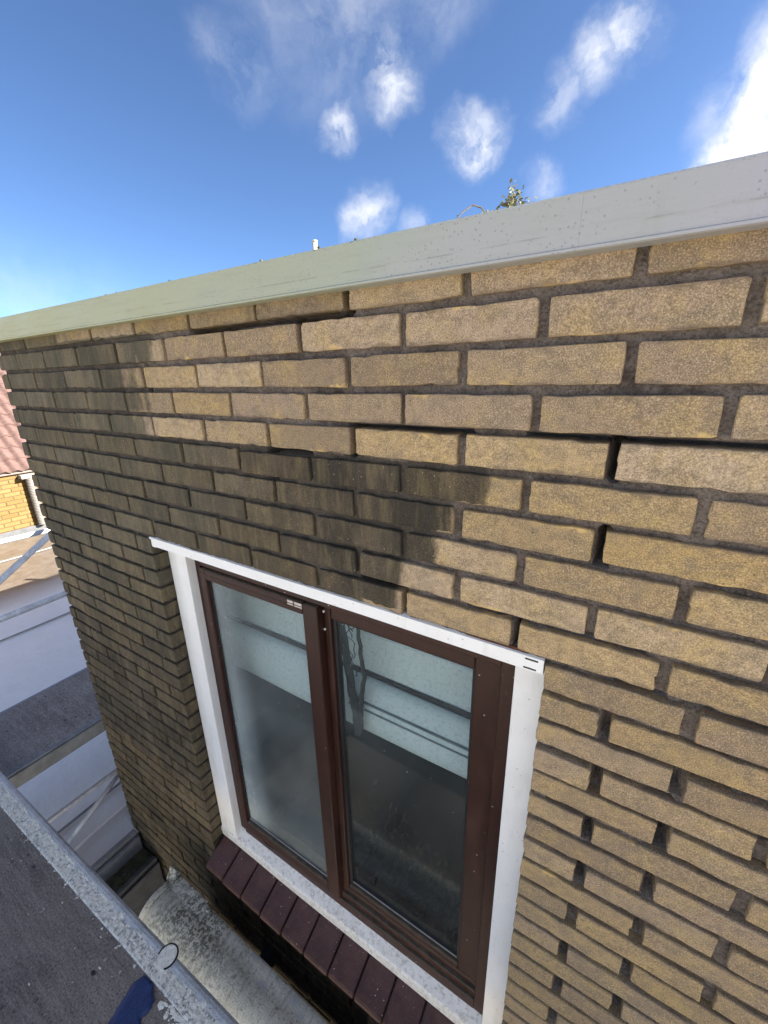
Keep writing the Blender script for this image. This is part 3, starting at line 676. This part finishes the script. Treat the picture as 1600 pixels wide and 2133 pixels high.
for t in range(0, 25):
    a = math.radians(68 + t * (205 - 68) / 24); pr.append((cy + R_ * math.cos(a) * 1.0, cz + R_ * math.sin(a) * 1.02))
pr = [(-.105, -2.165), (-.112, -2.160), (-.132, -2.160)] + pr + [(-.25, -2.52), (-.105, -2.52)]
bm = bmesh.new(); extrude_profile(bm, pr, -1.135, 1.2, nseg=60, wob=.0008); mesh_obj('shell', bm, M_CREAM, aw, True)
for p in aw.children[0].data.polygons:
    p.use_smooth = len(p.vertices) == 4
bm = bmesh.new(); extrude_profile(bm, [(y * 1.0 + (y - cy) * .05, z + (z - cz) * .05) for y, z in pr], -1.155, -1.133); bmesh.ops.bevel(bm, geom=list(bm.edges), offset=.003, segments=1, affect='EDGES'); mesh_obj('end_cap', bm, M_CREAM, aw)
bm = bmesh.new(); extrude_profile(bm, [(-.137, -2.160), (-.128, -2.145), (-.112, -2.118), (-.098, -2.135), (-.094, -2.20), (-.137, -2.20)], -1.165, -1.128, nseg=4, wob=.004); mesh_obj('pointed_tab', bm, M_CREAM, aw)
bx('top_flap', M_CREAM, aw, -1.12, -.945, -.148, -.100, -2.1575, -2.1525, bev=.0015)
bm = bmesh.new(); tube(bm, (-.945, -.118, -2.163), (-.915, -.118, -2.163), .016, 14, .012); mesh_obj('hinge_boss', bm, M_CREAM, aw, True)
bx('light_blocker', M_GUT, aw, -1.13, 1.2, -.26, -.018, -2.53, -2.522, bev=0)  # added plate that keeps light from below out of the gap
for x in (-.75, -.2, .6): bx('bracket', M_BLACK, aw, x, x + .04, -.104, -.004, -2.46, -2.38, bev=.002)

# ------------------------------------------------------------------ scaffold deck the photographer stands on
deck = thing('scaffold_deck', 'near dark scaffold deck with plaster-splattered aluminium edge', 'scaffold deck')
DZ = -1.70
deck.rotation_euler = (0, 0, math.radians(1.42)); deck.location = (-1.793 - (-1.793 * math.cos(math.radians(1.42)) + .379 * math.sin(math.radians(1.42))), -.379 - (-1.793 * math.sin(math.radians(1.42)) - .379 * math.cos(math.radians(1.42))), 0)
bx('plywood_panel', M_PLY, deck, -2.6, .75, -1.08, -.432, DZ - .016, DZ - .006, bev=.001)
bm = bmesh.new(); pr = [(-.440, DZ - .005), (-.436, DZ + .000), (-.405, DZ + .001), (-.402, DZ + .009), (-.396, DZ + .013), (-.388, DZ + .013), (-.381, DZ + .008), (-.379, DZ - .02), (-.379, DZ - .10), (-.386, DZ - .10), (-.386, DZ - .02), (-.44, DZ - .016)]
extrude_profile(bm, pr, -2.6, .75, nseg=130, wob=.0012); mesh_obj('edge_profile', bm, M_ALUS, deck)
M_PLAS = simple('plaster', (.70, .67, .58), (.92, .89, .80), 60, .9, .2, 0, .004)
bm = bmesh.new()
for _ in range(1500):                                                # crust of plaster blobs along the edge
    x = rnd.uniform(-1.9, .2); y = -.417 + rnd.gauss(0, .011); 
    if y > -.401: y = -.405
    r = abs(rnd.gauss(.0010, .0013)) + .0005
    bmesh.ops.create_icosphere(bm, subdivisions=1, radius=r, matrix=Matrix.Translation((x, y, DZ + (.001 if y > -.438 else -.006))) @ Matrix.Diagonal((rnd.uniform(1, 2.4), rnd.uniform(.8, 1.8), .35, 1)))
for _ in range(800):                                                # wider spill towards the near end
    x = rnd.gauss(-.43, .06); y = -.443 - abs(rnd.gauss(0, .010)); r = abs(rnd.gauss(.0012, .0016)) + .0006
    bmesh.ops.create_icosphere(bm, subdivisions=1, radius=r, matrix=Matrix.Translation((x, y, DZ - .006)) @ Matrix.Diagonal((rnd.uniform(1, 2.6), rnd.uniform(.8, 2), .4, 1)))
for x0 in (-1.37, -1.03, -.80, -.72):                    # short runs of plaster off the edge
    for i in range(7):
        bmesh.ops.create_icosphere(bm, subdivisions=1, radius=rnd.uniform(.0008, .0022), matrix=Matrix.Translation((x0 + rnd.gauss(0, .004), -.44 - i * .0016 + rnd.gauss(0, .002), DZ - .005)) @ Matrix.Diagonal((1, 1.8, .4, 1)))
for _ in range(70):
    x, y = rnd.uniform(-2, 0), rnd.uniform(-.75, -.45); bmesh.ops.create_icosphere(bm, subdivisions=1, radius=rnd.uniform(.0008, .0024), matrix=Matrix.Translation((x, y, DZ - .005)) @ Matrix.Diagonal((rnd.uniform(1, 3), 1, .4, 1)))
mesh_obj('plaster_splash', bm, M_PLAS, deck)['kind'] = 'stuff'
bm = bmesh.new(); tube(bm, (-.648, -.393, DZ - .002), (-.648, -.393, DZ + .0145), .024, 28); mesh_obj('round_cap', bm, M_PLAS, deck)
bm = bmesh.new()
for i in range(28):
    a0, a1 = i * 2 * math.pi / 40 - .9, (i + 1) * 2 * math.pi / 40 - .9
    tube(bm, (-.648 + .0265 * math.cos(a0), -.393 + .0265 * math.sin(a0), DZ + .013), (-.648 + .0265 * math.cos(a1), -.393 + .0265 * math.sin(a1), DZ + .013), .0022, 6)
mesh_obj('ring', bm, M_BLACK, deck)
bm = bmesh.new()
for _ in range(90):
    a = rnd.uniform(3.4, 5.6); r = rnd.uniform(.018, .034); bmesh.ops.create_icosphere(bm, subdivisions=1, radius=rnd.uniform(.0015, .004), matrix=Matrix.Translation((-.648 + r * math.cos(a), -.393 + r * math.sin(a), DZ - .002)) @ Matrix.Diagonal((1.5, 1.5, .5, 1)))
mesh_obj('cap_splash', bm, M_PLAS, deck)['kind'] = 'stuff'
for x in (-2.5, .65):
    bm = bmesh.new(); 
    for y in (-1.05, -.41): tube(bm, (x, y, -5.6), (x, y, DZ - .02), .024, 16)
    mesh_obj('leg', bm, M_ALU, deck, True)
# blue strip on the deck
tape = bmesh.new(); A = Vector((-.652, -.414, DZ - .0055)); Bv = Vector((-.598, -.61, DZ - .0055)); L_, R2 = [], []
nrm = Vector((1, .08, 0)).normalized(); nS = 30
for i in range(nS + 1):
    p = A.lerp(Bv, i / nS); l = p - nrm * (.040 + rnd.gauss(0, .0007)); wr = .044 + (rnd.gauss(0, .0035) if i < 22 else rnd.gauss(0, .0015)) - (.006 if 7 < i < 10 else 0)
    if i < 4: wr *= .35 + .2 * i; l = p - nrm * .040 * (.55 + .13 * i)
    r_ = p + nrm * wr
    row = []
    for q in range(6):
        t = q / 5; v_ = l.lerp(r_, t); v_.z += .0022 * math.sin(t * math.pi * 3) ** 2 + .0012; row.append(tape.verts.new(v_))
    L_.append(row)
for a, b in zip(L_, L_[1:]):
    for q in range(5): tape.faces.new((a[q], a[q + 1], b[q + 1], b[q]))
geom = bmesh.ops.extrude_face_region(tape, geom=list(tape.faces)); bmesh.ops.translate(tape, vec=(0, 0, .0012), verts=[v for v in geom['geom'] if isinstance(v, bmesh.types.BMVert)])
tag(mesh_obj('blue_strip', tape, simple('blue_plastic', (.009, .024, .092), (.018, .044, .16), 30, .45, .5, 0, .003, (4, .5, 1)), None, True), 'torn dark blue strip lying on the near scaffold deck', 'strip')

# ------------------------------------------------------------------ scaffold platform round the corner
pf = thing('scaffold_platform', 'farther scaffold platform with bare plywood deck over the pale flat roof', 'scaffold platform')
bx('plywood_panel', plywood('platform_plywood', 1.75), pf, -2.50, -1.995, -1.5, 1.3, -1.915, -1.902, bev=.001)
bm = bmesh.new(); box(bm, -1.995, -1.975, -1.5, 1.3, -1.975, -1.885, .003); box(bm, -1.974, -1.966, -1.5, 1.3, -1.908, -1.896, .002); mesh_obj('edge_beam', bm, M_BEAM, pf)
bx('edge_beam', M_ALU, pf, -2.525, -2.502, -1.5, 1.3, -1.975, -1.902, bev=.003)
def tb(a, b, r=.0125):
    bm = bmesh.new(); tube(bm, a, b, r, 18); mesh_obj('tube', bm, M_TUBE, pf, True)
tb((-1.95, -1.4, -2.235), (-1.95, 1.25, -2.228)); tb((-1.95, -1.4, -2.548), (-1.95, 1.25, -2.545 + .05), .0115); tb((-1.95, -.30, -2.475), (-1.95, .075, -2.25), .0115)
for y in (-1.4, 1.25):
    for x in (-1.95, -2.5):
        bm = bmesh.new(); tube(bm, (x, y, FR + .015), (x, y, -1.6), .0254, 18); mesh_obj('leg', bm, M_ALU, pf, True)
rail = thing('guard_rail', 'pale grey tube guard rail with diagonal brace standing on the flat roof', 'guard rail')
for a, b, r in (((-4.2, -.6, -1.42), (-4.2, 1.9, -1.50), .022), ((-3.3, -.6, -1.733), (-3.3, 1.9, -1.69), .022)):
    bm = bmesh.new(); tube(bm, a, b, r, 20); mesh_obj('rail', bm, M_TUBE, rail, True)
bm = bmesh.new()
a, b = Vector((-3.75, -.30, -1.958)), Vector((-3.75, .96, -1.155)); box(bm, -.0225, .0225, 0, (b - a).length, -.008, .008, .002)
bmesh.ops.transform(bm, matrix=Matrix.Translation(a) @ Vector((0, (b - a).y, (b - a).z)).to_track_quat('Y', 'Z').to_matrix().to_4x4() @ Matrix.Rotation(math.radians(50), 4, 'Y'), verts=bm.verts); mesh_obj('brace', bm, M_TUBE, rail)
for x, z in ((-4.2, -1.4), (-3.3, -1.6)):
    for y in (-.62, 1.92):
        bm = bmesh.new(); tube(bm, (x, y, FR + .01), (x, y, z), .024, 16); mesh_obj('post', bm, M_TUBE, rail, True)
for y in (-.62, 1.92):
    bm = bmesh.new(); tube(bm, (-4.2, y, -2.2), (-3.3, y, -2.2), .02, 14); tube(bm, (-4.2, y, -1.6), (-3.3, y, -1.75), .02, 14); mesh_obj('cross_tube', bm, M_TUBE, rail, True)

# ------------------------------------------------------------------ the sunlit neighbour
nb = thing('tiled_house', 'sunlit yellow brick house with pink tiled roof beyond the flat roof', 'house')
NX = -8.0
M_NBR = Mat('pale_yellow_brick', .9, .2); oi = M_NBR.new('ShaderNodeObjectInfo').outputs['Random']
M_NBR.color(M_NBR.mix(M_NBR.ramp(M_NBR.noise(25, 4), .3, .7, 0, .5), M_NBR.mix(oi, (.165, .105, .036), (.225, .152, .062)), (.165, .095, .036))); M_NBR.bump(M_NBR.noise(60, 4), .004); M_NBR = M_NBR.m
M_NMO = simple('pale_mortar', (.105, .072, .036), (.13, .09, .048), 20, .9)
nw = bx('wall', M_NMO, nb, NX - 3.2, NX - .006, -3.2, 4.5, -5.59, -1.50, bev=0)
bm = bmesh.new(); box(bm, -.04, 0, -.099, .099, -.026, .026, .003, 1); nbm = bpy.data.meshes.new('brick'); bm.to_mesh(nbm); bm.free(); nbm.materials.append(M_NBR)
nr = random.Random(3)
for k in range(14):
    z = -2.40 + .033 + k * .0655
    if z > -1.53: break
    for i in range(9):
        y = .78 + (i + (.5 if k % 2 else 0)) * .2115
        o = bpy.data.objects.new('brick', nbm); COL.objects.link(o); o.parent = nw; o.location = (NX + nr.gauss(0, .0015), y, z); o.rotation_euler = (0, 0, nr.gauss(0, .006))
bx('flashing', M_LEAD, nb, NX - .004, NX + .018, -3.2, 4.5, FR - .03, -2.405, bev=.004)
bx('eaves_board', simple('eaves_paint', (.15, .13, .12), (.19, .165, .15), 10, .6), nb, NX - .01, NX + .05, -3.3, 4.6, -1.535, -1.475, bev=.004)
M_RT = simple('roof_tile', (.095, .057, .052), (.145, .092, .082), 14, .85, .25, 0, .004)
SL = math.radians(38); tw, tl = .155, .33
bm = bmesh.new(); n_ = 8; top, bot = [], []
for i in range(n_ + 1):
    u = i / n_; h = .020 * math.sin(u * 2 * math.pi) + (.012 if u > .85 else 0)
    top.append([bm.verts.new((0, u * tw, h + .012)), bm.verts.new((-tl, u * tw, h))]); bot.append(bm.verts.new((0, u * tw, h - .004)))
for i in range(n_):
    bm.faces.new((top[i][0], top[i + 1][0], top[i + 1][1], top[i][1])); bm.faces.new((bot[i], bot[i + 1], top[i + 1][0], top[i][0]))
rt = bpy.data.meshes.new('roof_tile'); bm.to_mesh(rt); bm.free(); rt.materials.append(M_RT)
for p in rt.polygons: p.use_smooth = True
bm = bmesh.new(); rx, rz = 3.0 * math.cos(SL), 3.0 * math.sin(SL)
for q in (((NX + .06, -3.3, -1.50), (NX + .06, 4.6, -1.50), (NX + .06 - rx, 4.6, -1.50 + rz), (NX + .06 - rx, -3.3, -1.50 + rz)), ((NX + .06 - rx, -3.3, -1.50 + rz), (NX + .06 - rx, 4.6, -1.50 + rz), (NX + .06 - 2 * rx, 4.6, -1.5), (NX + .06 - 2 * rx, -3.3, -1.5))):
    bm.faces.new([bm.verts.new(p) for p in q])
roof = mesh_obj('roof', bm, M_RT, nb)
for c_ in range(13):
    for r_ in range(9):
        o = bpy.data.objects.new('roof_tile', rt); COL.objects.link(o); o.parent = roof
        s = r_ * .26; o.location = (NX + .085 - s * math.cos(SL), .78 + c_ * tw, -1.485 + s * math.sin(SL)); o.rotation_euler = (0, SL - .04 + nr.gauss(0, .008), nr.gauss(0, .008))
# ribbed drain pipe at the right of its wall
bm = bmesh.new(); pr_ = None; n2 = 18
for i in range(64):
    z = -2.40 + i * .0128; r = .052 + (.006 if i % 2 else 0); ring = [bm.verts.new((NX + .06 + r * math.cos(t), 1.875 + r * math.sin(t), z)) for t in [q * 2 * math.pi / n2 for q in range(n2)]]
    if pr_:
        for q in range(n2): bm.faces.new((pr_[q], pr_[(q + 1) % n2], ring[(q + 1) % n2], ring[q]))
    pr_ = ring
bm.faces.new(pr_); mesh_obj('ribbed_pipe', bm, simple('pipe_grey', (.14, .13, .12), (.19, .18, .17), 20, .6), nb)
bx('pipe_head', simple('pipe_head_grey', (.26, .25, .24), (.34, .33, .31), 20, .6), nb, NX - .003, NX + .12, 1.76, 1.95, -1.62, -1.56, bev=.008)

# ------------------------------------------------------------------ tree behind the house
tree = thing('birch_tree', 'thin leafy tree tips showing above the roof trim', 'tree')
M_BARK = simple('bark', (.10, .085, .07), (.20, .18, .16), 15, .9); M_LEAF = simple('leaf', (.075, .085, .035), (.21, .19, .085), 9, .6)
bm = bmesh.new(); T = Vector((-2.95, 10.2, -5.6))
segs = [(T, T + Vector((.1, 0, 4)), .11, .08), (T + Vector((.1, 0, 4)), Vector((-2.88, 10.1, 1.4)), .08, .04), (Vector((-2.88, 10.1, 1.4)), Vector((-2.93, 10.02, 3.55)), .04, .006)]
for a, b, r0, r1 in segs: tube(bm, a, b, r0, 10, r1)
mesh_obj('trunk', bm, M_BARK, tree, True)
bm = bmesh.new(); tips = []
def twig(pts, r):
    P = [Vector(p) for p in pts]
    for i in range(len(P) - 1): tube(bm, P[i], P[i + 1], r * (1 - .6 * i / len(P)), 6, r * (1 - .6 * (i + 1) / len(P)))
    return P
def leaf_run(P, n, spread, smin=.02, smax=.05):
    for _ in range(n):
        i = rnd.randrange(len(P) - 1); tips.append((P[i].lerp(P[i + 1], rnd.random()) + Vector((rnd.gauss(0, spread), rnd.gauss(0, spread), rnd.gauss(0, spread))), rnd.uniform(smin, smax)))
P = twig([(-2.9, 10.05, 2.2), (-3.15, 9.75, 2.85), (-3.33, 9.55, 3.05), (-3.45, 9.5, 3.20), (-3.63, 9.45, 3.27), (-3.80, 9.25, 3.10), (-3.90, 9.15, 2.95), (-3.94, 9.1, 2.75)], .022); leaf_run(P[5:], 14, .03, .02, .04)
for _ in range(4): P = twig([(-2.9, 10.05, 2.4), (-3.2 + rnd.gauss(0, .12), 9.8, 2.95 + rnd.gauss(0, .05)), (-3.42 + rnd.gauss(0, .1), 9.65, 3.07 + rnd.gauss(0, .05))], .007); leaf_run(P[1:], 30, .07, .03, .055)
P = twig([(-2.92, 10.02, 3.0), (-2.95, 10.03, 3.3), (-2.93, 10.02, 3.6)], .008); leaf_run(P, 190, .10, .03, .06)
for _ in range(9):
    z = rnd.uniform(2.7, 3.35); P = twig([(-2.92, 10.03, z), (-2.92 + rnd.gauss(0, .12), 10.03, z + .12), (-2.92 + rnd.gauss(0, .2), 10.0, z + .22)], .006); leaf_run(P, 34, .07, .03, .055)
for _ in range(6):
    P = twig([(-2.9, 10.1, 2.6), (-2.72 + rnd.gauss(0, .06), 10.1, 3.0), (-2.52 + rnd.gauss(0, .1), 10.12, 3.22 + rnd.gauss(0, .06))], .005); leaf_run(P[1:], 18, .07, .02, .05)
for _ in range(60):                                                 # the lower crown, behind the house
    a = rnd.uniform(0, 6.28); z = rnd.uniform(-2, 2.2); L0 = rnd.uniform(.6, 1.5)
    P = twig([(-2.88, 10.1, z), (-2.88 + L0 * .5 * math.cos(a), 10.1 + L0 * .5 * math.sin(a), z + .3), (-2.88 + L0 * math.cos(a), 10.1 + L0 * math.sin(a), z + .4)], .012); leaf_run(P, 45, .12, .03, .06)
mesh_obj('limbs', bm, M_BARK, tree)
bm = bmesh.new()
for c, s in tips:
    u = Vector((rnd.gauss(0, 1), rnd.gauss(0, 1), rnd.gauss(0, 1))).normalized(); w = u.orthogonal().normalized() * .62
    bm.faces.new([bm.verts.new(c + u * s), bm.verts.new(c + w * s), bm.verts.new(c - u * s), bm.verts.new(c - w * s)])
mesh_obj('crown', bm, M_LEAF, tree)
